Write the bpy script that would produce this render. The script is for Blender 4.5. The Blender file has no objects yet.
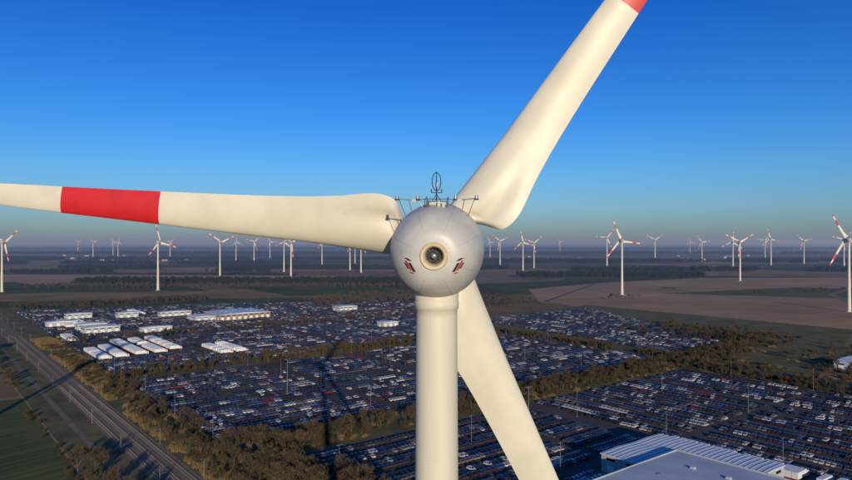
import bpy, bmesh, math, random
from mathutils import Vector, Matrix, noise
random.seed(7)
R=random.random
D=bpy.data
scene=bpy.context.scene
def link(o):
    scene.collection.objects.link(o); return o
TH=math.radians(38.5)
E1=(math.cos(TH),math.sin(TH)); E2=(-math.sin(TH),math.cos(TH))
def st(s,t): return (s*E1[0]+t*E2[0], s*E1[1]+t*E2[1])

# ------------------------------------------------------------ materials
def mat(name,c1,c2=None,scale=1.0,rough=0.7,metal=0.0,detail=4,bump=0.0,coord='Object',stretch=None,spec=None,coat=0,lo=.35,hi=.65):
    m=D.materials.new(name); m.use_nodes=True; nt=m.node_tree; N=nt.nodes; L=nt.links
    b=N['Principled BSDF']; b.inputs['Roughness'].default_value=rough; b.inputs['Metallic'].default_value=metal
    if spec is not None: b.inputs['Specular IOR Level'].default_value=spec
    if coat: b.inputs['Coat Weight'].default_value=coat
    if c2 is None: c2=tuple(x*0.85 for x in c1)
    tc=N.new('ShaderNodeTexCoord'); src=tc.outputs[coord]
    if stretch:
        mp=N.new('ShaderNodeMapping'); mp.inputs['Scale'].default_value=stretch; L.new(src,mp.inputs[0]); src=mp.outputs[0]
    n=N.new('ShaderNodeTexNoise'); n.inputs['Scale'].default_value=scale; n.inputs['Detail'].default_value=detail; n.inputs['Roughness'].default_value=0.6
    L.new(src,n.inputs['Vector'])
    r=N.new('ShaderNodeValToRGB'); r.color_ramp.elements[0].position=lo; r.color_ramp.elements[1].position=hi
    r.color_ramp.elements[0].color=(*c2,1); r.color_ramp.elements[1].color=(*c1,1)
    L.new(n.outputs['Fac'],r.inputs[0]); col=r.outputs[0]
    L.new(col,b.inputs['Base Color'])
    if bump:
        bp=N.new('ShaderNodeBump'); bp.inputs['Strength'].default_value=bump; bp.inputs['Distance'].default_value=0.1
        L.new(n.outputs['Fac'],bp.inputs['Height']); L.new(bp.outputs[0],b.inputs['Normal'])
    return m
M_blade=mat('blade_gelcoat',(0.68,0.64,0.52),(0.60,0.565,0.455),0.35,0.45,detail=9,lo=.3,hi=.6)
M_red=mat('blade_red',(0.62,0.018,0.022),(0.50,0.014,0.018),0.5,0.45,detail=8)
M_nac=mat('nacelle_shell',(0.52,0.515,0.485),(0.44,0.435,0.41),0.7,0.40,detail=9)
M_tower=mat('tower_paint',(0.64,0.605,0.49),(0.565,0.53,0.43),0.6,0.55,stretch=(1,1,0.10),detail=9)
M_seam=mat('seam_dark',(0.16,0.16,0.16),rough=0.7)
M_seaml=mat('seam_light',(0.33,0.33,0.32),rough=0.6)
M_dark=mat('dark_metal',(0.05,0.05,0.055),rough=0.5)
M_vent=mat('vent_ring',(0.62,0.52,0.33),(0.5,0.4,0.24),2,0.5)
M_steel=mat('galvanised_steel',(0.35,0.36,0.37),rough=0.45,metal=0.6)
M_post=mat('weathered_steel',(0.20,0.19,0.17),rough=0.7)
M_logoR=mat('marking_red',(0.5,0.02,0.03)); M_logoK=mat('marking_black',(0.02,0.02,0.03))
M_glass=mat('glass_dark',(0.015,0.017,0.02),rough=0.12,spec=.35)
M_tyre=mat('rubber',(0.02,0.02,0.02),rough=0.8)
M_asph=mat('asphalt',(0.095,0.085,0.077),(0.055,0.052,0.05),0.03,0.9,detail=8,spec=.2)
M_road=mat('road_asphalt',(0.12,0.11,0.10),(0.085,0.08,0.074),0.2,0.9,spec=.2)
M_track=mat('farm_track',(0.26,0.20,0.135),(0.16,0.13,0.085),0.15,0.95,spec=.1,detail=8)
M_grassv=mat('verge_grass',(0.19,0.15,0.075),(0.085,0.09,0.04),0.05,0.95,detail=10,spec=.1)
M_ballast=mat('track_ballast',(0.27,0.20,0.145),(0.17,0.125,0.09),0.8,0.95,detail=8,spec=.1)
M_rail=mat('rail_steel',(0.22,0.15,0.11),rough=0.5,metal=0.5)
M_sleep=mat('concrete_sleeper',(0.22,0.19,0.16),rough=0.9)
M_bark=mat('bark',(0.11,0.085,0.06),(0.07,0.055,0.04),2,0.95)
M_twig=mat('twigs',(0.125,0.088,0.052),(0.07,0.052,0.034),0.4,0.95,spec=.1)
M_twig2=mat('twigs_grey',(0.095,0.085,0.05),(0.055,0.052,0.034),0.4,0.95,spec=.1)
M_pine=mat('pine_needles',(0.045,0.055,0.028),(0.022,0.03,0.016),0.4,0.95,spec=.1)
M_reed=mat('dry_reed',(0.29,0.20,0.095),(0.17,0.125,0.06),0.5,0.95,spec=.1)
M_roof=mat('white_metal_roof',(0.58,0.66,0.74),(0.48,0.56,0.64),0.08,0.45,detail=8)
M_roof2=mat('grey_membrane_roof',(0.48,0.53,0.58),(0.36,0.40,0.45),0.06,0.7,detail=12)
M_wall=mat('wall_panel',(0.42,0.44,0.46),(0.36,0.38,0.4),0.2,0.6)
M_wallo=mat('brick_wall',(0.34,0.24,0.18),(0.26,0.18,0.13),0.3,0.8)
M_tile=mat('roof_tile',(0.33,0.12,0.07),(0.22,0.08,0.05),0.5,0.8)
M_white=mat('white_panel',(0.78,0.78,0.76),(0.66,0.66,0.65),0.5,0.5)

def fieldmat(name,c1,c2,ang,big=0.006,c3=None):
    m=D.materials.new(name); m.use_nodes=True; nt=m.node_tree; N=nt.nodes; L=nt.links
    b=N['Principled BSDF']; b.inputs['Roughness'].default_value=0.95; b.inputs['Specular IOR Level'].default_value=0.05
    tc=N.new('ShaderNodeTexCoord'); mp=N.new('ShaderNodeMapping'); mp.inputs['Rotation'].default_value=(0,0,ang)
    L.new(tc.outputs['Object'],mp.inputs[0])
    n1=N.new('ShaderNodeTexNoise'); n1.inputs['Scale'].default_value=big; n1.inputs['Detail'].default_value=10; n1.inputs['Roughness'].default_value=0.66
    L.new(mp.outputs[0],n1.inputs['Vector'])
    mp2=N.new('ShaderNodeMapping'); mp2.inputs['Scale'].default_value=(0.006,0.35,1); L.new(mp.outputs[0],mp2.inputs[0])
    n2=N.new('ShaderNodeTexNoise'); n2.inputs['Scale'].default_value=1; n2.inputs['Detail'].default_value=5; L.new(mp2.outputs[0],n2.inputs['Vector'])
    a=N.new('ShaderNodeMix'); a.data_type='FLOAT'; a.inputs[0].default_value=0.35
    L.new(n1.outputs['Fac'],a.inputs[2]); L.new(n2.outputs['Fac'],a.inputs[3])
    r=N.new('ShaderNodeValToRGB'); r.color_ramp.elements[0].position=0.38; r.color_ramp.elements[1].position=0.62
    r.color_ramp.elements[0].color=(*c2,1); r.color_ramp.elements[1].color=(*c1,1)
    if c3:
        e=r.color_ramp.elements.new(.5); e.color=(*c3,1)
    L.new(a.outputs[0],r.inputs[0])
    wv=N.new('ShaderNodeTexWave'); wv.wave_type='BANDS'; wv.bands_direction='Y'; wv.inputs['Scale'].default_value=0.0131*1.0; wv.inputs['Distortion'].default_value=0.15; wv.inputs['Detail'].default_value=1
    L.new(mp.outputs[0],wv.inputs['Vector'])
    wr=N.new('ShaderNodeMapRange'); wr.inputs[1].default_value=.985; wr.inputs[2].default_value=1; wr.inputs[3].default_value=1; wr.inputs[4].default_value=.72; L.new(wv.outputs['Fac'],wr.inputs[0])
    mm=N.new('ShaderNodeMix'); mm.data_type='RGBA'; mm.blend_type='MULTIPLY'; mm.inputs[0].default_value=1; L.new(r.outputs[0],mm.inputs[6]); L.new(wr.outputs[0],mm.inputs[7])
    L.new(mm.outputs[2],b.inputs['Base Color'])
    bp=N.new('ShaderNodeBump'); bp.inputs['Strength'].default_value=0.4; bp.inputs['Distance'].default_value=0.2
    L.new(n2.outputs['Fac'],bp.inputs['Height']); L.new(bp.outputs[0],b.inputs['Normal'])
    return m
M_fbrown=fieldmat('ploughed_soil',(0.46,0.29,0.155),(0.27,0.175,0.10),-0.5)
M_fgreen=fieldmat('winter_crop',(0.12,0.155,0.05),(0.06,0.085,0.032),TH+math.pi/2,c3=(.115,.12,.05))
M_fdark=fieldmat('fallow_soil',(0.27,0.18,0.10),(0.15,0.115,0.065),TH+math.pi/2)

def ground_material():
    m=D.materials.new('farmland'); m.use_nodes=True; nt=m.node_tree; N=nt.nodes; L=nt.links
    b=N['Principled BSDF']; b.inputs['Roughness'].default_value=1; b.inputs['Specular IOR Level'].default_value=0.0
    tc=N.new('ShaderNodeTexCoord'); mp=N.new('ShaderNodeMapping'); mp.inputs['Rotation'].default_value=(0,0,-0.35); mp.inputs['Scale'].default_value=(1/900,1/420,1)
    L.new(tc.outputs['Object'],mp.inputs[0])
    v=N.new('ShaderNodeTexVoronoi'); v.inputs['Scale'].default_value=1; v.distance='CHEBYCHEV'; v.inputs['Randomness'].default_value=0.75; L.new(mp.outputs[0],v.inputs['Vector'])
    sp=N.new('ShaderNodeSeparateColor'); L.new(v.outputs['Color'],sp.inputs[0])
    r=N.new('ShaderNodeValToRGB'); cr=r.color_ramp; cr.interpolation='CONSTANT'
    cols=[(0,(0.20,0.14,0.075)),(0.2,(0.085,0.10,0.045)),(0.38,(0.32,0.20,0.11)),(0.55,(0.13,0.12,0.055)),(0.7,(0.24,0.17,0.085)),(0.86,(0.06,0.07,0.034))]
    cr.elements[0].color=(*cols[0][1],1); cr.elements[1].position=cols[1][0]; cr.elements[1].color=(*cols[1][1],1)
    for p,c in cols[2:]:
        e=cr.elements.new(p); e.color=(*c,1)
    L.new(sp.outputs[0],r.inputs[0])
    n=N.new('ShaderNodeTexNoise'); n.inputs['Scale'].default_value=0.012; n.inputs['Detail'].default_value=10; n.inputs['Roughness'].default_value=0.65
    L.new(tc.outputs['Object'],n.inputs['Vector'])
    mr=N.new('ShaderNodeMapRange'); mr.inputs[1].default_value=0.3; mr.inputs[2].default_value=0.7; mr.inputs[3].default_value=0.6; mr.inputs[4].default_value=1.4
    L.new(n.outputs['Fac'],mr.inputs[0])
    mx=N.new('ShaderNodeMix'); mx.data_type='RGBA'; mx.blend_type='MULTIPLY'; mx.inputs[0].default_value=1
    L.new(r.outputs[0],mx.inputs[6]); L.new(mr.outputs[0],mx.inputs[7])
    L.new(mx.outputs[2],b.inputs['Base Color'])
    return m
M_ground=ground_material()

# ------------------------------------------------------------ mesh helpers
def mesh_obj(name,verts,faces,mats,fm=None,smooth=False,parent=None):
    me=D.meshes.new(name); me.from_pydata(verts,[],faces); me.update()
    for m in mats: me.materials.append(m)
    if fm: me.polygons.foreach_set('material_index',fm)
    if smooth: me.polygons.foreach_set('use_smooth',[True]*len(me.polygons))
    o=D.objects.new(name,me); link(o)
    if parent: o.parent=parent
    return o
class MB:
    def __init__(s): s.v=[];s.f=[];s.m=[]
    def box(s,c,d,mi=0,rz=0.0):
        n=len(s.v); ca,sa=math.cos(rz),math.sin(rz)
        for z in(-.5,.5):
            for x,y in((-.5,-.5),(.5,-.5),(.5,.5),(-.5,.5)):
                X=x*d[0];Y=y*d[1]; s.v.append((c[0]+X*ca-Y*sa,c[1]+X*sa+Y*ca,c[2]+z*d[2]))
        for q in((3,2,1,0),(4,5,6,7),(0,1,5,4),(1,2,6,5),(2,3,7,6),(3,0,4,7)):
            s.f.append(tuple(n+i for i in q)); s.m.append(mi)
    def tube(s,a,b,r0,r1=None,k=8,mi=0,cap=True):
        r1=r0 if r1 is None else r1
        a=Vector(a);b=Vector(b);d=(b-a).normalized(); u=d.orthogonal().normalized(); w=d.cross(u); n=len(s.v)
        for p,r in((a,r0),(b,r1)):
            for i in range(k):
                an=2*math.pi*i/k; s.v.append(tuple(p+u*math.cos(an)*r+w*math.sin(an)*r))
        for i in range(k):
            j=(i+1)%k; s.f.append((n+i,n+j,n+k+j,n+k+i)); s.m.append(mi)
        if cap:
            s.f.append(tuple(n+i for i in reversed(range(k)))); s.m.append(mi)
            s.f.append(tuple(n+k+i for i in range(k))); s.m.append(mi)
    def path(s,pts,r,k=6,mi=0):
        for a,b in zip(pts[:-1],pts[1:]): s.tube(a,b,r,r,k,mi)
    def tri(s,a,b,c,mi=0):
        n=len(s.v); s.v+= [tuple(a),tuple(b),tuple(c)]; s.f.append((n,n+1,n+2)); s.m.append(mi)
    def poly(s,pts,mi=0):
        n=len(s.v); s.v+=[tuple(p) for p in pts]; s.f.append(tuple(range(n,n+len(pts)))); s.m.append(mi)
    def lathe(s,prof,k=64,axis='Y',mi=0,mfun=None):
        n=len(s.v)
        for (a,r) in prof:
            for i in range(k):
                an=2*math.pi*i/k
                if axis=='Y': s.v.append((r*math.cos(an),a,r*math.sin(an)))
                else: s.v.append((r*math.cos(an),r*math.sin(an),a))
        for j in range(len(prof)-1):
            for i in range(k):
                i2=(i+1)%k
                q=(n+j*k+i,n+j*k+i2,n+(j+1)*k+i2,n+(j+1)*k+i)
                s.f.append(q if axis=='Z' else q[::-1]); s.m.append(mfun(j) if mfun else mi)
    def extrude(s,prof,y0,y1,mi=0):
        n=len(s.v);k=len(prof)
        for y in(y0,y1):
            for x,z in prof: s.v.append((x,y,z))
        s.f.append(tuple(range(n,n+k)));s.m.append(mi)
        s.f.append(tuple(reversed(range(n+k,n+2*k))));s.m.append(mi)
        for i in range(k):
            j=(i+1)%k; s.f.append((n+j,n+i,n+k+i,n+k+j)); s.m.append(mi)
    def obj(s,name,mats,smooth=False,parent=None):
        return mesh_obj(name,s.v,s.f,mats,s.m,smooth,parent)
def empty(name,loc=(0,0,0),rz=0):
    o=D.objects.new(name,None); o.location=loc; o.rotation_euler=(0,0,rz); o.empty_display_size=1; return link(o)

def interp(tab,x):
    if x<=tab[0][0]: return tab[0][1]
    for (a,b),(c,d) in zip(tab[:-1],tab[1:]):
        if x<=c:
            u=(x-a)/(c-a); return b+(d-b)*u
    return tab[-1][1]
def sinterp(tab,x):
    xs=[p[0] for p in tab]
    if x<=xs[0]: return tab[0][1]
    if x>=xs[-1]: return tab[-1][1]
    i=max(j for j in range(len(xs)-1) if xs[j]<=x)
    p1=tab[i];p2=tab[i+1];p0=tab[i-1] if i>0 else p1;p3=tab[i+2] if i+2<len(tab) else p2
    h=p2[0]-p1[0];u=(x-p1[0])/h
    m1=(p2[1]-p0[1])/max(p2[0]-p0[0],1e-6)*h; m2=(p3[1]-p1[1])/max(p3[0]-p1[0],1e-6)*h
    return (2*u**3-3*u*u+1)*p1[1]+(u**3-2*u*u+u)*m1+(-2*u**3+3*u*u)*p2[1]+(u**3-u*u)*m2

# ------------------------------------------------------------ turbine meshes
TE=[(2.2,1.2),(2.8,1.6),(3.2,2.5),(3.7,3.15),(4.5,3.5),(5.6,3.55),(6.8,3.35),(8,3.1),(10.5,2.75),(15,2.36),(20,2.05),(25,1.76),(30,1.5),(35,1.26),(38.5,1.02),(40.3,.65),(41,.15)]
LE=[(2.2,-1.2),(3.3,-1.18),(6.8,-1.1),(10.5,-1.0),(15,-.95),(20,-.88),(25,-.80),(30,-.74),(35,-.66),(38.5,-.5),(40.3,-.3),(41,-.05)]
TK=[(2.2,2.4),(3.3,2.35),(5,2.1),(7,1.65),(10,1.15),(15,.8),(22,.5),(30,.32),(38,.18),(41,.05)]
TW=[(2.2,32),(6,27),(10,18),(16,10),(24,5),(33,2),(41,0)]
RA,RB,RC=22.95,31.3,37.0
def rotor_mesh():
    b=MB(); K=48
    rs=[2.2,2.5,2.7,2.9,3.05,3.2,3.4,3.6,3.8,4.1,4.4,4.8,5.2,5.6,6.2,6.8,7.4,8,9,10.5,12,13.5,15,17.5,20,RA,RA+.02,25,27.5,RB,RB+.02,33,35.0,RC,RC+.02,38.5,39.5,40.3,40.7,41]
    for a in (174,54,-66):
        a=math.radians(a); rd=Vector((math.cos(a),0,math.sin(a))); cd=Vector((math.sin(a),0,-math.cos(a))); yd=Vector((0,1,0))
        n0=len(b.v)
        for r in rs:
            te=sinterp(TE,r);le=sinterp(LE,r);tk=interp(TK,r);tw=math.radians(sinterp(TW,r))
            bl=min(1,max(0,(r-2.5)/1.3)); bl=bl*bl*(3-2*bl); bt=min(1,max(0,(r-2.9)/4))
            fl=max(0,1-max(0,(r-3))/7)
            for i in range(K):
                ph=2*math.pi*i/K; c=(1+math.cos(ph))/2
                xa=le+(te-le)*c
                th=5*tk*(.2969*math.sqrt(c)-.126*c-.3516*c*c+.2843*c**3-.1036*c**4)
                th*=1-0.72*fl*math.exp(-((c-.68)/.14)**2)
                ya=th*(1 if math.sin(ph)>=0 else -1) - 0.035*(te-le)*math.sin(math.pi*c)*bt
                xc=1.2*math.cos(ph); yc=1.2*math.sin(ph)
                x=xc+(xa-xc)*bl; y=yc+(ya-yc)*bl
                t2=tw*bl
                x=x/math.cos(t2*0.9)
                X=x*math.cos(t2)+y*math.sin(t2); Y=y*math.cos(t2)-x*math.sin(t2)
                p=rd*r+cd*X+yd*Y; b.v.append(tuple(p))
        for j in range(len(rs)-1):
            rm=(rs[j]+rs[j+1])/2
            mi=1 if (RA+.01<rm<RB+.01 or rm>RC+.01) else 0
            for i in range(K):
                i2=(i+1)%K; b.f.append((n0+j*K+i,n0+j*K+i2,n0+(j+1)*K+i2,n0+(j+1)*K+i)); b.m.append(mi)
        b.f.append(tuple(n0+(len(rs)-1)*K+i for i in range(K))); b.m.append(1)
        b.tube(rd*2.75,rd*3.0,1.3,1.3,32,2)
    b.lathe([(-1.75,2.9),(-1.74,3.12),(-1.2,3.12),(0,3.02),(1.2,2.7),(2.2,2.15),(3.0,1.4),(3.4,.7),(3.5,.02)],48,'Y',2)
    me=D.meshes.new('rotor'); me.from_pydata(b.v,[],b.f)
    for m in (M_blade,M_red,M_nac): me.materials.append(m)
    me.polygons.foreach_set('material_index',b.m); me.polygons.foreach_set('use_smooth',[True]*len(me.polygons)); me.update()
    bm=bmesh.new(); bm.from_mesh(me); bmesh.ops.recalc_face_normals(bm,faces=bm.faces); bm.to_mesh(me); bm.free()
    return me
NP=[(-10.62,0.86),(-10.60,1.25),(-10.42,1.75),(-10.05,2.2),(-9.5,2.6),(-8.7,2.93),(-7.7,3.13),(-6.5,3.25),(-5.2,3.29),(-4.0,3.28),(-3.9,3.28),(-2.9,3.24),(-2.0,3.18)]
def nac_r(y): return sinterp(NP,y)
def nac_y(r):
    lo,hi=-10.61,-6.0
    for _ in range(30):
        m=(lo+hi)/2
        if nac_r(m)<r: lo=m
        else: hi=m
    return lo
def nacelle_mesh():
    b=MB()
    ys=[-10.62,-10.60,-10.52,-10.42,-10.25,-10.05,-9.8,-9.5,-9.1,-8.7,-8.2,-7.7,-7.1,-6.5,-5.8,-5.2,-4.6,-4.0,-3.4,-2.9,-2.4,-2.0]
    prof=[(y,nac_r(y)) for y in ys]+[(-1.95,2.7)]
    b.lathe(prof,96,'Y',0)
    n_sm=len(b.f)
    b.lathe([(-10.2,0.84),(-10.66,0.90),(-10.74,0.84),(-10.72,0.66),(-10.5,0.56),(-9.9,0.52)],48,'Y',2)
    b.lathe([(-9.95,0.54),(-9.95,0.01)],32,'Y',3)
    for i in range(14):
        a=2*math.pi*i/14; c,s_=math.cos(a),math.sin(a)
        b.tube((0.16*c,-10.35,0.16*s_),(0.54*c,-10.35,0.54*s_),0.02,0.02,5,3)
    b.lathe([(-10.2,0.17),(-10.45,0.16),(-10.5,0.1),(-10.52,0.01)],20,'Y',4)
    b.lathe([(-10.37,0.33),(-10.39,0.35),(-10.37,0.37)],32,'Y',3)
    def ring(y,w=0.03,off=0.004,mi=1):
        b.lathe([(y-w,nac_r(y-w)+0.001),(y-w*.9,nac_r(y)+off),(y+w*.9,nac_r(y)+off),(y+w,nac_r(y+w)+0.001)],96,'Y',mi)
    ring(-9.55,.012,mi=7); ring(-6.6,.012,mi=7); ring(-4.0,.05); ring(-2.9,.03)
    for k in range(8):
        a=math.radians(22.5+45*k)
        yy=[-10.5+0.12*i for i in range(0,54)]
        for i in range(len(yy)-1):
            y0,y1=yy[i],yy[i+1]
            if y1>-4.05: break
            q=[]
            for y,da in((y0,-1),(y0,1),(y1,1),(y1,-1)):
                r=nac_r(y)+0.005; aa=a+da*0.010/r; q.append((r*math.cos(aa),y,r*math.sin(aa)))
            b.poly(q,7)
    def stroke(x0,z0,x1,z1,w,mi):
        n=8; dx,dz=x1-x0,z1-z0; l=math.hypot(dx,dz)
        for i in range(n):
            q=[]
            for u,s_ in((i/n,-1),(i/n,1),((i+1)/n,1),((i+1)/n,-1)):
                x=x0+dx*u+s_*w/2; z=z0+dz*u; r=math.hypot(x,z); y=nac_y(r); nx=.012
                q.append((x*(1+nx/r),y-.012,z*(1+nx/r)))
            b.poly(q,mi)
    for sg in(-1,1):
        stroke(sg*1.22,-1.0,sg*1.55,-.42,.17,6)
        stroke(sg*1.44,-.92,sg*1.80,-.28,.13,5)
        stroke(sg*1.64,-.80,sg*1.86,-.42,.10,6)
        stroke(sg*1.48,-.30,sg*1.80,-.12,.22,6)
        stroke(sg*1.30,-1.12,sg*1.50,-1.02,.22,5)
    for k in range(24):
        a=2*math.pi*k/24; r=1.12; b.tube((r*math.cos(a),-10.60,r*math.sin(a)),(r*math.cos(a),-10.63,r*math.sin(a)),0.02,0.02,6,7)
    zt=lambda y: nac_r(y)
    b.box((0,-6.6,zt(-6.6)+0.05),(1.3,1.5,0.22),0)
    b.box((0,-6.6,zt(-6.6)+0.18),(1.4,1.6,0.05),1)
    for x in(-.75,.75):
        b.path([(x,-7.6,zt(-7.6)-.1),(x,-7.6,zt(-7.6)+.45),(x,-5.4,zt(-5.4)+.45),(x,-5.4,zt(-5.4)-.1)],.026,6,3)
    b.path([(-.75,-7.6,zt(-7.6)+.45),(.75,-7.6,zt(-7.6)+.45)],.026,6,3)
    y=-6.9;z0=zt(y)
    b.tube((0,y,z0-.1),(0,y,z0+1.15),.06,.045,8,3)
    loop=[(0.30*math.sin(2*math.pi*i/20),y,z0+1.55+0.62*math.cos(2*math.pi*i/20)) for i in range(21)]
    b.path(loop,.032,6,3)
    loop=[(0.0,y+0.30*math.sin(2*math.pi*i/20),z0+1.55+0.62*math.cos(2*math.pi*i/20)) for i in range(21)]
    b.path(loop,.022,6,3)
    b.tube((0,y,z0+1.15),(0,y,z0+2.3),.026,.018,6,3)
    b.box((0,y,z0+1.35),(.16,.12,.3),4); b.box((0,y,z0+1.0),(.3,.1,.06),3)
    b.path([(-.35,y,z0+.8),(.35,y,z0+.8)],.026,6,3)
    b.tube((-.35,y,z0+.8),(-.35,y,z0+1.05),.04,.04,6,3); b.tube((.35,y,z0+.8),(.35,y,z0+1.05),.04,.04,6,3)
    b.path([(-.45,y,z0+.0),(0,y,z0+.7),(.45,y,z0+.0)],.022,6,3)
    for sx in(-1,1):
        yb=-6.8
        b.path([(sx*.95,yb,3.0),(sx*1.25,yb,3.5),(sx*2.75,yb,3.62)],.04,8,4)
        b.path([(sx*1.7,yb,2.6),(sx*1.9,yb,3.55)],.035,6,4)
        b.path([(sx*2.1,yb,2.3),(sx*2.6,yb,3.6)],.022,6,3)
        for x in (1.3,2.72):
            b.tube((sx*x,yb,3.5),(sx*x,yb,3.62),.16,.16,12,3); b.tube((sx*x,yb,3.62),(sx*x,yb,3.86),.13,.10,12,4)
        b.box((sx*1.55,yb,3.5),(.3,.22,.2),4)
        b.path([(sx*.75,-7.6,zt(-7.6)+.45),(sx*1.3,yb,3.5)],.022,6,3)
    for x,h in((-.55,.5),(.5,.35),(.2,.42)):
        b.box((x,-7.7,zt(-7.7)+h/2-.12),(.2,.2,h),3 if x<0 else 4)
    me=D.meshes.new('nacelle'); me.from_pydata(b.v,[],b.f)
    for m in (M_nac,M_seam,M_vent,M_dark,M_steel,M_logoR,M_logoK,M_seaml): me.materials.append(m)
    me.polygons.foreach_set('material_index',b.m)
    sm=[i<n_sm for i in range(len(b.f))]
    me.polygons.foreach_set('use_smooth',sm); me.update(); return me
def tower_mesh():
    b=MB(); H=94.4
    def tr(z): return 1.40+ (H-z)*0.0058+ max(0,(60-z))*0.010
    prof=[(0,tr(0))]+[(z,tr(z)) for z in (20,40,60,72,84,92.9)]+[(93.4,1.42),(93.45,1.50),(93.95,1.52),(94.0,1.48),(95.6,1.62)]
    b.lathe(prof,64,'Z',0)
    for z in (20,40,60,72.5,83.5):
        b.lathe([(z-.03,tr(z)+.002),(z-.02,tr(z)+.012),(z+.02,tr(z)+.012),(z+.03,tr(z)+.002)],64,'Z',1)
    b.lathe([(0,5.5),(0.4,5.5),(0.4,tr(0))],48,'Z',2)
    b.box((0,-tr(1.8)-.02,1.9),(1.1,.3,2.4),1)
    me=D.meshes.new('tower'); me.from_pydata(b.v,[],b.f)
    for m in (M_tower,M_tower,M_wall): me.materials.append(m)
    me.polygons.foreach_set('material_index',b.m); me.polygons.foreach_set('use_smooth',[True]*len(me.polygons)); me.update(); return me
ME_rotor,ME_nac,ME_tow=rotor_mesh(),nacelle_mesh(),tower_mesh()
TILT=math.radians(4.1)
def turbine(x,y,yaw,phase,sc=1.0,name='wind_turbine'):
    e=empty(name,(x,y,0)); e.scale=(sc,sc,sc)
    t=D.objects.new('tower',ME_tow); link(t); t.parent=e
    Mx=Matrix.Rotation(yaw,4,'Z')@Matrix.Translation((0,7.0,97.85))@Matrix.Rotation(TILT,4,'X')
    n=D.objects.new('nacelle',ME_nac); link(n); n.parent=e; n.matrix_local=Mx
    r=D.objects.new('rotor',ME_rotor); link(r); r.parent=e; r.matrix_local=Mx@Matrix.Rotation(math.radians(phase),4,'Y')
    return e
YAW=math.radians(-3.8)
turbine(0.73,45.0,YAW,0)
turbine(-200,128,YAW,20)
H0=98.0;FP=656.0
far=[(2,1285,15,1.0),(158,1330,70,1.0),(220,1720,30,1.0),(236,3400,80,1.0),(254,3000,10,1.02),(270,3900,50,1.0),(284,2150,95,1.0),(291,1600,20,1.0),
 (322,2900,65,1.0),(350,2300,40,1.0),(361,2100,5,1.0),(355,3000,85,1),(93,4200,35,1),(113,5000,55,1),(118,4400,90,1),(170,3900,12,1),(78,5600,25,1),
 (500,2800,33,1.05),(523,2250,72,1.0),(534,2450,14,.97),(490,4300,60,1),(607,2700,0,1.18),(622,1215,62,1.03),(655,3300,22,1.12),(702,3300,48,1),
 (733,2300,88,1.0),(740,1650,24,1.0),(771,2800,70,1.15),(765,4000,5,1.1),(804,2950,38,1.05),(849,920,54,1.03),(844,2600,10,1.1),(560,6000,40,1),(690,5600,75,1)]
for u,d,ph,sc in far:
    turbine((u-426)/FP*d,d,YAW+math.radians(random.uniform(-14,14)),ph,sc)

# ------------------------------------------------------------ ground + sheets
def disc(name,rad,z,m):
    k=96; v=[(0,0,z)]+[(rad*math.cos(2*math.pi*i/k),rad*math.sin(2*math.pi*i/k),z) for i in range(k)]
    return mesh_obj(name,v,[(0,i+1,(i+1)%k+1) for i in range(k)],[m])
disc('ground',60000,0,M_ground)
def sheet(name,pts,z,m): return mesh_obj(name,[(x,y,z) for x,y in pts],[tuple(range(len(pts)))],[m])
def srect(name,s0,s1,t0,t1,z,m): return sheet(name,[st(s0,t0),st(s1,t0),st(s1,t1),st(s0,t1)],z,m)
sheet('ploughed_field',[(186,1071),(240,940),(310,700),(379,590),(900,480),(2400,1500),(1300,1800),(746,1790),(416,1568),(212,1360)],.03,M_fbrown)
sheet('ploughed_field',[(-900,1500),(-250,1450),(-260,1900),(-1400,2000)],.03,M_fbrown)
sheet('fallow_field',[(60,1500),(330,1640),(500,2100),(50,2000)],.03,M_fdark)
sheet('crop_field',[(450,1250),(900,1060),(1300,1100),(800,1420)],.042,M_fgreen)
sheet('farm_track',[(395,620),(402,618),(620,900),(760,1220),(1000,1500),(990,1506),(750,1226),(610,905)],.05,M_track)
srect('crop_field',-500,58,60,480,.03,M_fgreen)
srect('fallow_field',-500,58,486,700,.03,M_fdark)
srect('farm_track',-500,58,481,485,.045,M_track)
srect('crop_field',-600,58,715,1500,.03,M_fgreen)
srect('verge',59,135,0,1150,.035,M_grassv)
srect('verge',100,520,-80,310,.038,M_grassv)
srect('verge',112,530,300,520,.041,M_grassv)
srect('verge',500,830,200,640,.034,M_grassv)
polyA=[(120,312),(498,312),(498,496),(120,496)]
polyB=[(120,518),(505,518),(545,620),(650,870),(420,1000),(120,1090)]
polyC=[(530,325),(625,322),(790,610),(565,605)]
polyD=[(142,-40),(468,-40),(468,272),(142,272)]
for P in (polyA,polyB,polyC,polyD):
    sheet('car_park',[st(*p) for p in P],.06,M_asph)
srect('road',506,514,-50,520,.075,M_road)
srect('road',120,520,503,511,.080,M_road)
srect('farm_track',69,72,0,1300,.074,M_track)
sheet('road',[(300,700),(306,703),(200,1080),(420,1580),(413,1583),(193,1080)],.07,M_road)
srect('railway_ballast',80,97,-60,1400,.09,M_ballast)
b=MB(); rz=TH
tracks=(82.8,88.3,93.8)
for c in tracks:
    for d in(-.75,.75):
        x,y=st(c+d,600); b.box((x,y,.28),(.08,1400,.14),0,rz)
b.obj('railway_rails',[M_rail])
b=MB(); t=-50
while t<800:
    for s in tracks:
        x,y=st(s,t); b.box((x,y,.16),(2.5,.3,.12),0,rz)
    t+=1.2 if t<500 else 3
b.obj('railway_sleepers',[M_sleep])
def cat_mesh():
    b=MB(); b.tube((0,0,0),(0,0,8),.13,.10,8,0); b.path([(0,0,6.8),(3.2,0,7.2)],.05,6,0); b.path([(0,0,5.8),(2.8,0,6.2),(3.2,0,7.2)],.04,6,0); b.box((0,0,.15),(.7,.7,.3),0)
    me=D.meshes.new('catenary_mast'); me.from_pydata(b.v,[],b.f); me.materials.append(M_post); return me
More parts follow.
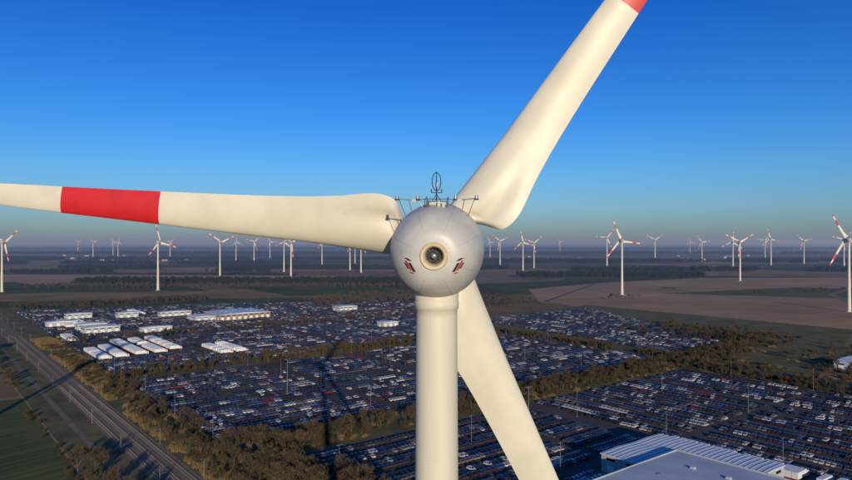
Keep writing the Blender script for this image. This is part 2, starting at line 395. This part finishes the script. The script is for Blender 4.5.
MEc=cat_mesh()
t=150
while t<1000:
    for s,a in((79.6,0),(97.4,math.pi)):
        o=D.objects.new('catenary_mast',MEc); link(o); x,y=st(s,t); o.location=(x,y,0); o.rotation_euler=(0,0,TH+a)
    t+=60

# ------------------------------------------------------------ scatter
def inst_group(proto,name):
    ng=D.node_groups.new(name,'GeometryNodeTree')
    ng.interface.new_socket('Geometry',in_out='INPUT',socket_type='NodeSocketGeometry'); ng.interface.new_socket('Geometry',in_out='OUTPUT',socket_type='NodeSocketGeometry')
    N=ng.nodes;L=ng.links
    i=N.new('NodeGroupInput');o=N.new('NodeGroupOutput'); ip=N.new('GeometryNodeInstanceOnPoints'); oi=N.new('GeometryNodeObjectInfo')
    oi.inputs['Object'].default_value=proto; oi.inputs['As Instance'].default_value=True
    a=N.new('GeometryNodeInputNamedAttribute'); a.data_type='FLOAT_VECTOR'; a.inputs['Name'].default_value='rot'
    s=N.new('GeometryNodeInputNamedAttribute'); s.data_type='FLOAT_VECTOR'; s.inputs['Name'].default_value='scl'
    L.new(i.outputs[0],ip.inputs['Points']); L.new(oi.outputs['Geometry'],ip.inputs['Instance'])
    L.new(a.outputs['Attribute'],ip.inputs['Rotation']); L.new(s.outputs['Attribute'],ip.inputs['Scale']); L.new(ip.outputs[0],o.inputs[0])
    return ng
def scatter(name,proto,pts):
    if not pts: return
    me=D.meshes.new(name); me.from_pydata([(p[0],p[1],p[2]) for p in pts],[],[])
    r=me.attributes.new('rot','FLOAT_VECTOR','POINT'); r.data.foreach_set('vector',[c for p in pts for c in (0,0,p[3])])
    s=me.attributes.new('scl','FLOAT_VECTOR','POINT'); s.data.foreach_set('vector',[c for p in pts for c in (p[4],p[4],p[4]*(p[5] if len(p)>5 else 1))])
    o=D.objects.new(name,me); link(o)
    m=o.modifiers.new('instances','NODES'); m.node_group=inst_group(proto,name+'_nodes')
    return o

# ------------------------------------------------------------ cars
def car_mesh(paint,kind):
    b=MB()
    if kind=='hatch':
        L=2.05;body=[(-L,.32),(L-.1,.32),(L,.55),(L-.05,.72),(L-.35,.86),(.95,.98),(-1.75,1.0),(-L+.02,.92),(-L-.02,.6)]
        cab=[(-1.95,.98),(1.05,.97),(.3,1.44),(-1.55,1.47)]
    elif kind=='sedan':
        L=2.3;body=[(-L,.32),(L-.1,.32),(L,.52),(L-.05,.70),(L-.4,.82),(.95,.95),(-1.5,.97),(-L+.08,.94),(-L,.6)]
        cab=[(-1.75,.96),(1.0,.94),(.25,1.40),(-.95,1.42)]
    else:
        L=2.25;body=[(-L,.4),(L-.08,.4),(L,.6),(L-.05,.9),(L-.4,1.02),(.95,1.1),(-2.0,1.12),(-L+.02,1.05),(-L-.02,.7)]
        cab=[(-2.15,1.1),(1.1,1.08),(.4,1.62),(-1.85,1.66)]
    W=.9
    n=len(b.v);k=len(body); zc=.65
    for y,f in((-W+.07,.0),(-W,.5),(W,.5),(W-.07,.0)):
        for x,z in body:
            b.v.append((x*(1 if f else .97),y,z if f==0 else zc+(z-zc)*.72))
    for st_ in range(3):
        for i in range(k):
            j=(i+1)%k; b.f.append((n+st_*k+j,n+st_*k+i,n+(st_+1)*k+i,n+(st_+1)*k+j)); b.m.append(0)
    b.f.append(tuple(range(n,n+k)));b.m.append(0); b.f.append(tuple(reversed(range(n+3*k,n+4*k))));b.m.append(0)
    b.extrude([(x*.985,z) for x,z in body],-W+.075,W-.075,0)
    c=cab; wb=.80; wt=.62; n=len(b.v)
    for (x,z),w in((c[0],wb),(c[1],wb),(c[2],wt),(c[3],wt)):
        b.v.append((x,-w,z)); b.v.append((x,w,z))
    for q in((0,2,4,6),(7,5,3,1),(2,3,5,4),(0,6,7,1)):
        b.f.append(tuple(n+i for i in q)); b.m.append(1)
    x0,x1=c[3][0]-.03,c[2][0]+.03; z0=c[2][1]-.02
    b.extrude([(x0,z0),(x1,z0),(x1-.12,z0+.06),(x0+.15,z0+.085)],-wt-.02,wt+.02,0)
    for sy in(-1,1):
        for (xb,zb,xt,zt) in ((c[1][0]-.05,c[1][1],c[2][0]-.02,c[2][1]),(-.45,c[0][1],-.5,c[2][1]),(c[0][0]+.1,c[0][1],c[3][0]+.05,c[3][1])):
            b.tube((xb,sy*(wb+.005),zb),(xt,sy*(wt+.01),zt),.05,.045,4,0)
    for sx in (-1,1):
        for sy in(-1,1):
            b.tube((sx*1.35,sy*.70,.33),(sx*1.35,sy*.92,.33),.33,.33,12,2)
            b.tube((sx*1.35,sy*.92,.33),(sx*1.35,sy*.935,.33),.2,.19,8,3)
    for sy in(-1,1):
        b.box((L-.14,sy*.62,.68 if kind!='suv' else .82),(.2,.34,.14),3); b.box((-L+.06,sy*.66,.8 if kind!='suv' else .95),(.16,.26,.16),4)
        b.box((.75,sy*.98,1.0),(.16,.18,.12),0)
    me=D.meshes.new('car_'+kind); me.from_pydata(b.v,[],b.f)
    for m in (paint,M_glass,M_tyre,M_steel,M_red): me.materials.append(m)
    me.polygons.foreach_set('material_index',b.m); me.update()
    return me
paints=[('white',(.62,.62,.61),10),('white2',(.42,.43,.44),6),('black',(.012,.012,.014),27),('dark_grey',(.04,.042,.047),27),('silver',(.20,.21,.225),11),('grey',(.09,.094,.10),16),('navy',(.015,.03,.075),12),('blue',(.03,.08,.24),4),('red',(.24,.02,.02),2),('beige',(.18,.155,.12),3)]
kinds=['hatch','suv','sedan']
protos=[];wts=[]
for i,(nm,c,w) in enumerate(paints):
    pm=mat('car_paint_'+nm,c,tuple(x*.93 for x in c),2,.32,0,coat=.2,spec=.35)
    o=D.objects.new('parked_car',car_mesh(pm,kinds[i%3])); link(o)
    x,y=st(150+2.7*i,200); o.location=(x,y,.062); o.rotation_euler=(0,0,TH+math.pi/2)
    protos.append(o); wts.append(w)
def inpoly(s,t,P):
    c=False;j=len(P)-1
    for i in range(len(P)):
        if (P[i][1]>t)!=(P[j][1]>t) and s<(P[j][0]-P[i][0])*(t-P[i][1])/(P[j][1]-P[i][1])+P[i][0]: c=not c
        j=i
    return c
excl=[(147,178,198,202)]
def excluded(s,t): return any(a-3<s<b_+3 and c-3<t<d+3 for a,b_,c,d in excl)
carpts=[[] for _ in protos]
def fill(P,along,pitch=2.42,aisle=4.6,blk=110,occ=.95,seed=0,thr=-.42):
    rnd=random.Random(seed)
    ss=[p[0] for p in P];ts=[p[1] for p in P]
    if along=='s': a0,a1,b0,b1=min(ss),max(ss),min(ts),max(ts)
    else: a0,a1,b0,b1=min(ts),max(ts),min(ss),max(ss)
    row=0; bpos=b0+4
    while bpos<b1-3:
        apos=a0+3; cur=rnd.choices(range(len(protos)),wts)[0]
        while apos<a1-3:
            if (apos-a0)%blk>blk-7: apos+=pitch; continue
            s,t=(apos,bpos) if along=='s' else (bpos,apos)
            apos+=pitch
            if not inpoly(s,t,P) or excluded(s,t): continue
            x,y=st(s,t)
            if abs(x)>0.82*y+20 or y<120: continue
            nz=noise.noise(Vector((s*.016+seed*7,t*.022,0)))
            if rnd.random()>(occ if nz>thr else .3): continue
            if rnd.random()<.55: cur=rnd.choices(range(len(protos)),wts)[0]
            ang=TH+(math.pi/2 if along=='s' else 0)+(math.pi if row%2 else 0)+rnd.gauss(0,.02)
            dx=rnd.gauss(0,.12);dy=rnd.gauss(0,.2)
            carpts[cur].append((x+dx,y+dy,.062,ang,rnd.uniform(.97,1.06)))
        bpos+= 4.9 if row%2==0 else 4.9+aisle
        row+=1
        if row%14==0: bpos+=5
WH=[(190,254,70,150,10,0),(257,277,117,172,8,1),(232,256.5,153,172,8,1)]
for w in WH: excl.append(w[:4])
B1=(306,374,796,850); excl.append(B1)
excl.append((128,200,592,700))
otherb=[(150,185,770,792,6),(150,180,806,822,6),(215,240,905,920,6),(480,510,800,818,6),(128,160,860,872,5),(200,232,742,752,5),(260,300,880,892,6),(430,452,620,632,5),(160,190,930,944,6)]
for w in otherb: excl.append(w[:4])
excl.append((285,297,60,176))
TR=[(131,598,650),(145,596,660),(162,600,690),(178,600,640),(178,655,690),(194,610,690),(131,720,760),(222,560,610),(236,560,612),(150,840,900),(165,850,890),(250,930,980)]
for s,a,b_ in TR: excl.append((s-4,s+4,a,b_))
fill([(120,312),(305,312),(305,496),(120,496)],'s',seed=1)
fill([(312,312),(498,312),(498,496),(312,496)],'s',aisle=4.3,seed=2)
fill([(142,-40),(286,-40),(286,272),(142,272)],'s',seed=3,aisle=5.5)
fill([(298,-40),(468,-40),(468,272),(298,272)],'t',seed=4,occ=.92,aisle=6)
fill(polyC,'t',seed=5)
fill([(120,518),(330,518),(330,700),(120,700)],'s',seed=6,occ=.88)
fill([(338,518),(505,518),(545,620),(590,700),(338,700)],'t',seed=7,occ=.9)
fill([(120,708),(650,708),(650,870),(420,1000),(120,1090)],'s',seed=8,occ=.85,aisle=6,thr=-.3)
for p,pts in zip(protos,carpts): scatter('parked_cars',p,pts)
def truck_mesh():
    b=MB()
    b.box((-1.4,0,2.3),(8.4,2.5,2.7),0); b.box((-1.4,0,.8),(8.2,.9,.25),2)
    b.extrude([(3.1,.55),(5.2,.55),(5.25,1.5),(4.95,2.7),(3.1,2.85)],-1.2,1.2,0)
    b.extrude([(4.98,1.65),(5.24,1.6),(5.0,2.45),(4.8,2.5)],-1.08,1.08,1)
    for sy in(-1,1): b.box((4.2,sy*1.205,1.95),(.9,.03,.75),1)
    for x in(4.2,-2.8,-4.1):
        for sy in(-1,1): b.tube((x,sy*.8,.5),(x,sy*1.22,.5),.5,.5,12,2)
    b.box((-5.65,0,.75),(.12,2.4,.3),3)
    me=D.meshes.new('box_truck'); me.from_pydata(b.v,[],b.f)
    for m in (M_white,M_glass,M_tyre,M_red): me.materials.append(m)
    me.polygons.foreach_set('material_index',b.m); return me
MEt=truck_mesh()
tp=D.objects.new('box_truck',MEt); link(tp); x,y=st(131,594); tp.location=(x,y,.062); tp.rotation_euler=(0,0,TH)
tr=[]
for s,t0,t1 in TR:
    t=t0
    while t<t1:
        if R()<.93:
            x,y=st(s,t); tr.append((x,y,.062,TH+random.gauss(0,.02),1))
        t+=3.3
for t in range(70,176,3):
    if R()<.7:
        x,y=st(291,t+1.5*R()); tr.append((x,y,.062,TH+random.gauss(0,.02),1))
scatter('parked_trucks',tp,tr)

# ------------------------------------------------------------ warehouses
def warehouse(s0,s1,t0,t1,h,wallm=M_wall,roofm=M_roof,ribs=True,skl=True,name='warehouse',flat=False):
    cs,ct=(s0+s1)/2,(t0+t1)/2; x,y=st(cs,ct); e=empty(name,(x,y,0),TH); w=s1-s0;l=t1-t0
    b=MB(); b.box((0,0,h/2),(w,l,h),0); b.box((0,0,.3),(w+.1,l+.1,.6),1); o=b.obj('walls',[wallm,M_seam],parent=e)
    b=MB(); k=.004 if flat else .018
    prof=[(-w/2-.4,h),(w/2+.4,h),(w/2+.4,h+.35),(0,h+.35+w*k),(-w/2-.4,h+.35)]
    b.extrude(prof,-l/2-.4,l/2+.4,0)
    if flat:
        for sg in(-1,1):
            b.box((sg*(w/2+.3),0,h+.6),(.35,l+.9,.6),1); b.box((0,sg*(l/2+.3),h+.6),(w+.2,.35,.58),1)
    if ribs:
        yy=-l/2+1
        while yy<l/2:
            for sg in(-1,1):
                z0=h+.36;z1=h+.36+w*k
                b.extrude([(0,z1),(sg*(w/2+.38),z0),(sg*(w/2+.38),z0+.16),(0,z1+.16)] if sg>0 else [(0,z1+.16),(sg*(w/2+.38),z0+.16),(sg*(w/2+.38),z0),(0,z1)],yy,yy+.3,1)
            yy+=2.4
    b.obj('roof',[roofm,M_wall],parent=e)
    if skl:
        b=MB()
        for i in range(int(l/14)):
            for sx in(-.25,.25): b.box((sx*w,-l/2+8+i*14,h+.36+w*k/2+.35),(1.4,1.8,.6),0); b.box((sx*w,-l/2+8+i*14,h+.36+w*k/2+.7),(1.2,1.6,.12),1)
        if b.v: b.obj('roof_vents',[M_wall,M_white],parent=e)
    b=MB()
    for sg in(-1,1):
        n=int(w/7)
        for i in range(n):
            b.box((-w/2+w*(i+.5)/n,sg*(l/2+.04),2.1),(3.6,.12,3.8),0)
            b.box((-w/2+w*(i+.5)/n,sg*(l/2+.03),h-1.4),(4.2,.08,1.1),1)
        n=int(l/7)
        for i in range(n):
            b.box((sg*(w/2+.04),-l/2+l*(i+.5)/n,2.1),(.12,3.6,3.8),0)
            b.box((sg*(w/2+.03),-l/2+l*(i+.5)/n,h-1.4),(.08,4.2,1.1),1)
    b.obj('doors_and_windows',[M_white,M_glass],parent=e)
for w in WH:
    if w[5]: warehouse(*w[:5],skl=False)
    else: warehouse(*w[:5],roofm=M_roof2,ribs=False,flat=True)
warehouse(*B1,7,M_wallo,M_roof,ribs=False,skl=True)
warehouse(B1[0]-26,B1[0]-1,806,836,5.5,M_wall,M_white,ribs=False,skl=False)
for w in otherb: warehouse(*w,M_wall,M_white,skl=False,ribs=False)
warehouse(560,600,180,200,6,skl=False); warehouse(610,650,150,185,7,skl=False)
def house(x,y,rz,w=10,l=14,h=5):
    e=empty('village_house',(x,y,0),rz)
    b=MB(); b.box((0,0,h/2),(w,l,h),0); b.obj('walls',[M_wall],parent=e)
    b=MB(); b.extrude([(-w/2-.5,h),(w/2+.5,h),(0,h+w*.35)],-l/2-.5,l/2+.5,0); b.box((w*.2,l*.2,h+w*.3),(.9,.9,2.4),1); b.obj('roof',[M_tile,M_wallo],parent=e)
    b=MB()
    for sg in(-1,1):
        for i in(-1,0,1): b.box((sg*(w/2+.02),i*4,h*.5),(.06,1.3,1.4),0)
    b.obj('windows',[M_glass],parent=e)
for i in range(26):
    u=random.choice([random.uniform(640,760),random.uniform(60,200),random.uniform(470,560)]); d=random.uniform(3200,4600)
    house((u-426)/FP*d,d,R()*3,random.uniform(9,16),random.uniform(12,26),random.uniform(4,7))

b=MB(); b.tube((0,0,0),(0,0,14),.12,.07,8,0); b.box((0,0,14),(1.8,.12,.12),0)
for sx in(-1,1): b.box((sx*.9,0,13.92),(.7,.35,.14),1)
b.box((0,0,.2),(.6,.6,.4),0)
MEl=D.meshes.new('lamp'); MEl.from_pydata(b.v,[],b.f); MEl.materials.append(M_post); MEl.materials.append(M_steel); MEl.polygons.foreach_set('material_index',b.m)
def lamp(s,t,sc=1):
    x,y=st(s,t)
    if abs(x)>.8*y: return
    o=D.objects.new('street_lamp',MEl); link(o); o.location=(x,y,.05); o.rotation_euler=(0,0,TH); o.scale=(sc,)*3
for s in (119,212,308,404,500):
    for t in range(318,500,58): lamp(s,t)
for s in (141,215,295,380,470):
    for t in range(70,275,55): lamp(s,t)
for s in range(120,560,75):
    for t in (516,600,704,800,900): lamp(s,t)
lamp(330,340,1.7);lamp(190,380,1.7);lamp(250,230,1.7)

# ------------------------------------------------------------ trees
def bare_tree(seed,h,tw,spread=.5):
    rnd=random.Random(seed); b=MB()
    def grow(p,d,l,r,lev):
        q=p+d*l
        b.tube(p,q,r,r*.62,5 if lev<2 else 3,0 if lev<2 else 1,cap=False)
        if lev>=4:
            for _ in range(6):
                dd=(d+Vector((rnd.gauss(0,.6),rnd.gauss(0,.6),rnd.gauss(.15,.45)))).normalized()
                a=p+d*l*rnd.random(); e=a+dd*rnd.uniform(.6,1.3)*h*.08; w=Vector((rnd.gauss(0,1),rnd.gauss(0,1),rnd.gauss(0,1))).normalized()*h*.006
                b.tri(a-w,a+w,e,1)
            return
        n=[4,4,3,3][lev]
        for i in range(n):
            az=2*math.pi*(i+rnd.random()*.8)/n; o=d.orthogonal().normalized(); o2=d.cross(o)
            sp=rnd.uniform(.35,.8)*spread*1.5
            dd=(d+ (o*math.cos(az)+o2*math.sin(az))*sp+Vector((0,0,.12))).normalized()
            st0=p+d*l*(rnd.uniform(.5,1.0) if lev else rnd.uniform(.55,1))
            grow(st0,dd,l*rnd.uniform(.55,.8),r*.55,lev+1)
    grow(Vector((0,0,-.2)),Vector((rnd.gauss(0,.05),rnd.gauss(0,.05),1)).normalized(),h*.36,h*.022,0)
    me=D.meshes.new('bare_tree'); me.from_pydata(b.v,[],b.f); me.materials.append(M_bark); me.materials.append(tw); me.polygons.foreach_set('material_index',b.m)
    o=D.objects.new('bare_tree',me); return link(o)
def shrub(seed,tw):
    rnd=random.Random(seed); b=MB()
    for i in range(150):
        a=rnd.random()*6.28; r=rnd.random()**.5; p=Vector((math.cos(a)*r*1.2,math.sin(a)*r*1.2,0))
        d=Vector((math.cos(a)*r*.5+rnd.gauss(0,.15),math.sin(a)*r*.5+rnd.gauss(0,.15),1)).normalized(); l=rnd.uniform(1.3,3.2)*(1.1-.4*r)
        q=p+d*l; w=Vector((rnd.gauss(0,1),rnd.gauss(0,1),0)).normalized()*.05
        b.tri(p-w,p+w,q,0)
        for _ in range(3):
            s=p+d*l*rnd.uniform(.3,.95); e=s+(d+Vector((rnd.gauss(0,.7),rnd.gauss(0,.7),rnd.gauss(0,.3)))).normalized()*rnd.uniform(.4,.9); ww=w*1.2
            b.tri(s-ww,s+ww,e,0)
    me=D.meshes.new('shrub'); me.from_pydata(b.v,[],b.f); me.materials.append(tw); return link(D.objects.new('shrub',me))
def pine(seed):
    rnd=random.Random(seed); b=MB(); b.tube((0,0,0),(0,0,11),.25,.08,6,0)
    for i in range(420):
        z=rnd.uniform(4,14); rr=2.9*math.sin(math.pi*min(1,max(0.02,(15-z)/12)))**.6*rnd.uniform(.3,1); a=rnd.random()*6.28
        c=Vector((math.cos(a)*rr,math.sin(a)*rr,z)); v=[Vector((rnd.gauss(0,.5),rnd.gauss(0,.5),rnd.gauss(0,.35))) for _ in range(3)]
        b.tri(c+v[0],c+v[1],c+v[2],1)
    me=D.meshes.new('pine'); me.from_pydata(b.v,[],b.f); me.materials.append(M_bark); me.materials.append(M_pine); me.polygons.foreach_set('material_index',b.m)
    o=D.objects.new('pine_tree',me); return link(o)
def reed(seed):
    rnd=random.Random(seed); b=MB()
    for i in range(110):
        p=Vector((rnd.gauss(0,.8),rnd.gauss(0,.8),0)); q=p+Vector((rnd.gauss(0,.3),rnd.gauss(0,.3),rnd.uniform(.9,2.0))); w=Vector((rnd.gauss(0,1),rnd.gauss(0,1),0)).normalized()*.06
        b.tri(p-w,p+w,q,0)
    me=D.meshes.new('reed_clump'); me.from_pydata(b.v,[],b.f); me.materials.append(M_reed); return link(D.objects.new('reed_clump',me))
T=[bare_tree(1,10,M_twig),bare_tree(2,9,M_twig2,.4),bare_tree(3,11,M_twig,.6),bare_tree(5,9,M_twig2,.5)]
SH=[shrub(1,M_twig),shrub(2,M_twig2)]
PN=[pine(1),pine(2)]
RD=[reed(1),reed(2)]
for i,o in enumerate(T): x,y=st(112,250+12*i); o.location=(x,y,0)
for i,o in enumerate(SH): x,y=st(120,262+9*i); o.location=(x,y,0)
for i,o in enumerate(PN): o.location=(-300+600*i,1900,0)
for i,o in enumerate(RD): x,y=st(104,262+9*i); o.location=(x,y,0)
tp_=[[] for _ in T];sp_=[[] for _ in SH];pp=[[],[]];rp=[[],[]]
def vis(x,y): return y>150 and abs(x)<.85*y+10
def belt(s0,s1,t0,t1,n,kind,sc=(.7,1.2),cut=-.25):
    for _ in range(n):
        x,y=st(random.uniform(s0,s1),random.uniform(t0,t1))
        if not vis(x,y): continue
        if noise.noise(Vector((x*.03,y*.03,9)))<cut: continue
        L={'t':tp_,'s':sp_,'p':pp,'r':rp}[kind]; random.choice(L).append((x,y,0,R()*6.28,random.uniform(*sc)))
belt(130,600,282,300,480,'t',(.5,1.05)); belt(130,600,278,304,560,'s',(.7,1.4)); belt(130,560,276,306,250,'r')
belt(101,122,200,500,170,'t',(.5,1.0)); belt(101,118,180,700,600,'s',(.6,1.3)); belt(99,119,180,760,2200,'r',(.7,1.3)); belt(112,141,170,300,170,'t',(.9,1.5)); belt(112,140,180,290,200,'s'); belt(120,140,180,290,200,'r')
belt(56,66,150,330,50,'t',(.8,1.3))
belt(120,500,498,502,150,'t',(.5,.95)); belt(120,500,497,503,220,'s'); belt(120,500,512,517,200,'t',(.5,1.0)); belt(120,500,512,517,180,'s')
belt(499,505,310,500,90,'t',(.5,.9)); belt(499,527,310,520,350,'s',cut=-.1)
belt(472,500,60,280,170,'t',(.5,1)); belt(470,505,60,280,420,'s',cut=-.1); belt(515,560,60,300,350,'s',(.5,1.3),-.05); belt(515,680,60,315,300,'t',(.5,1.1),0)
belt(510,700,60,315,350,'r',(.7,1.4),0)
belt(625,700,290,420,170,'t',(.6,1.2)); belt(625,720,280,460,350,'s')
belt(142,300,60,66,60,'t'); belt(305,310,312,496,30,'t',(.4,.7))
belt(120,600,701,707,220,'t',(.5,1.0)); belt(120,400,1095,1130,420,'t'); belt(640,800,700,980,350,'t'); belt(500,680,870,1010,350,'t')
belt(20,66,703,712,50,'t'); belt(52,60,484,1100,140,'t',(.4,1)); belt(54,60,150,480,90,'s',(.4,.9))
def xy_belt(x0,x1,y0,y1,n,sc=(.8,1.3),kind='p',skew=0,cut=-.12):
    L=pp if kind=='p' else tp_
    for _ in range(n):
        u=R(); x=x0+(x1-x0)*u; y=random.uniform(y0,y1)+skew*u
        if noise.noise(Vector((x*.004,y*.002,3)))<cut: continue
        random.choice(L).append((x,y,0,R()*6.28,random.uniform(*sc)))
xy_belt(-900,60,1370,1450,600,kind='t',cut=-.3); xy_belt(-800,120,1480,1560,1300,cut=-.3); xy_belt(-1500,-500,1900,1960,700,skew=200); xy_belt(-1300,300,2300,2400,2000,cut=-.25)
xy_belt(-3500,300,3400,3600,4200,(1,1.6),cut=-.3); xy_belt(-4500,4500,5000,5350,7000,(1.2,2.0),cut=-.3); xy_belt(100,3000,3000,3250,4500,(1,1.6),cut=-.3); xy_belt(60,760,1780,1850,900,cut=-.3); xy_belt(500,2300,2150,2260,2200,cut=-.25)
xy_belt(-7000,7000,8000,8400,6500,(1.5,2.5),cut=-.3); xy_belt(700,1100,1250,1280,70,kind='t'); xy_belt(300,900,1100,1115,60,kind='t',skew=200)
xy_belt(-2400,-700,2800,2880,1500,(1,1.4))
for lst,pr,nm in ((tp_,T,'tree_row'),(sp_,SH,'shrub_hedge'),(pp,PN,'pine_forest'),(rp,RD,'dry_reeds')):
    for l,p in zip(lst,pr): scatter(nm,p,l)

# ------------------------------------------------------------ ground haze (real volume layer over the distant plain)
hm=D.materials.new('haze_volume'); hm.use_nodes=True; nt=hm.node_tree; nt.nodes.remove(nt.nodes['Principled BSDF'])
vs=nt.nodes.new('ShaderNodeVolumeScatter'); vs.inputs['Color'].default_value=(.28,.42,.66,1); vs.inputs['Density'].default_value=1/4800; vs.inputs['Anisotropy'].default_value=0.2
nt.links.new(vs.outputs[0],nt.nodes['Material Output'].inputs['Volume'])
b=MB(); b.box((0,20600,84),(90000,40000,170),0); b.obj('haze',[hm])

# ------------------------------------------------------------ light, sky, camera
EL=math.radians(11.5); sdir=Vector((.175*math.cos(EL),-.985*math.cos(EL),math.sin(EL))).normalized()
sl=D.lights.new('sun','SUN'); sl.energy=4.0; sl.angle=math.radians(.5); sl.color=(1,.84,.60)
so=link(D.objects.new('sun',sl)); so.rotation_euler=sdir.to_track_quat('Z','Y').to_euler()
w=D.worlds.new('World'); scene.world=w; w.use_nodes=True; N=w.node_tree.nodes; L=w.node_tree.links
bg=N['Background']; sk=N.new('ShaderNodeTexSky'); sk.sky_type='NISHITA'; sk.sun_disc=False; sk.sun_elevation=EL; sk.sun_rotation=math.radians(180-10)
sk.altitude=100; sk.air_density=1.0; sk.dust_density=.4; sk.ozone_density=2.5
tc=N.new('ShaderNodeTexCoord'); sx=N.new('ShaderNodeSeparateXYZ'); L.new(tc.outputs['Generated'],sx.inputs[0])
cr=N.new('ShaderNodeValToRGB'); L.new(sx.outputs[2],cr.inputs[0])
el=cr.color_ramp.elements
pts=[(0,(.26,.38,.64)),(.02,(.29,.44,.72)),(.05,(.32,.52,.85)),(.10,(.26,.55,.94)),(.18,(.14,.49,1.0)),(.34,(.05,.34,.95)),(1,(.2,.5,.9))]
el[0].position=0; el[0].color=(*pts[0][1],1); el[1].position=1; el[1].color=(*pts[-1][1],1)
for p,c in pts[1:-1]:
    e=el.new(p); e.color=(*c,1)
mx=N.new('ShaderNodeMix'); mx.data_type='RGBA'; mx.blend_type='MULTIPLY'; mx.inputs[0].default_value=1
L.new(sk.outputs[0],mx.inputs[6]); L.new(cr.outputs[0],mx.inputs[7]); L.new(mx.outputs[2],bg.inputs[0]); bg.inputs[1].default_value=.14
cam=D.cameras.new('camera'); co=link(D.objects.new('camera',cam)); cam.sensor_width=36; cam.lens=FP/852*36; cam.clip_end=200000; cam.clip_start=.5
co.location=(0,0,H0); co.rotation_euler=(math.radians(90+.17),0,0); scene.camera=co
scene.view_settings.view_transform='Standard'; scene.view_settings.look='None'; scene.view_settings.exposure=0
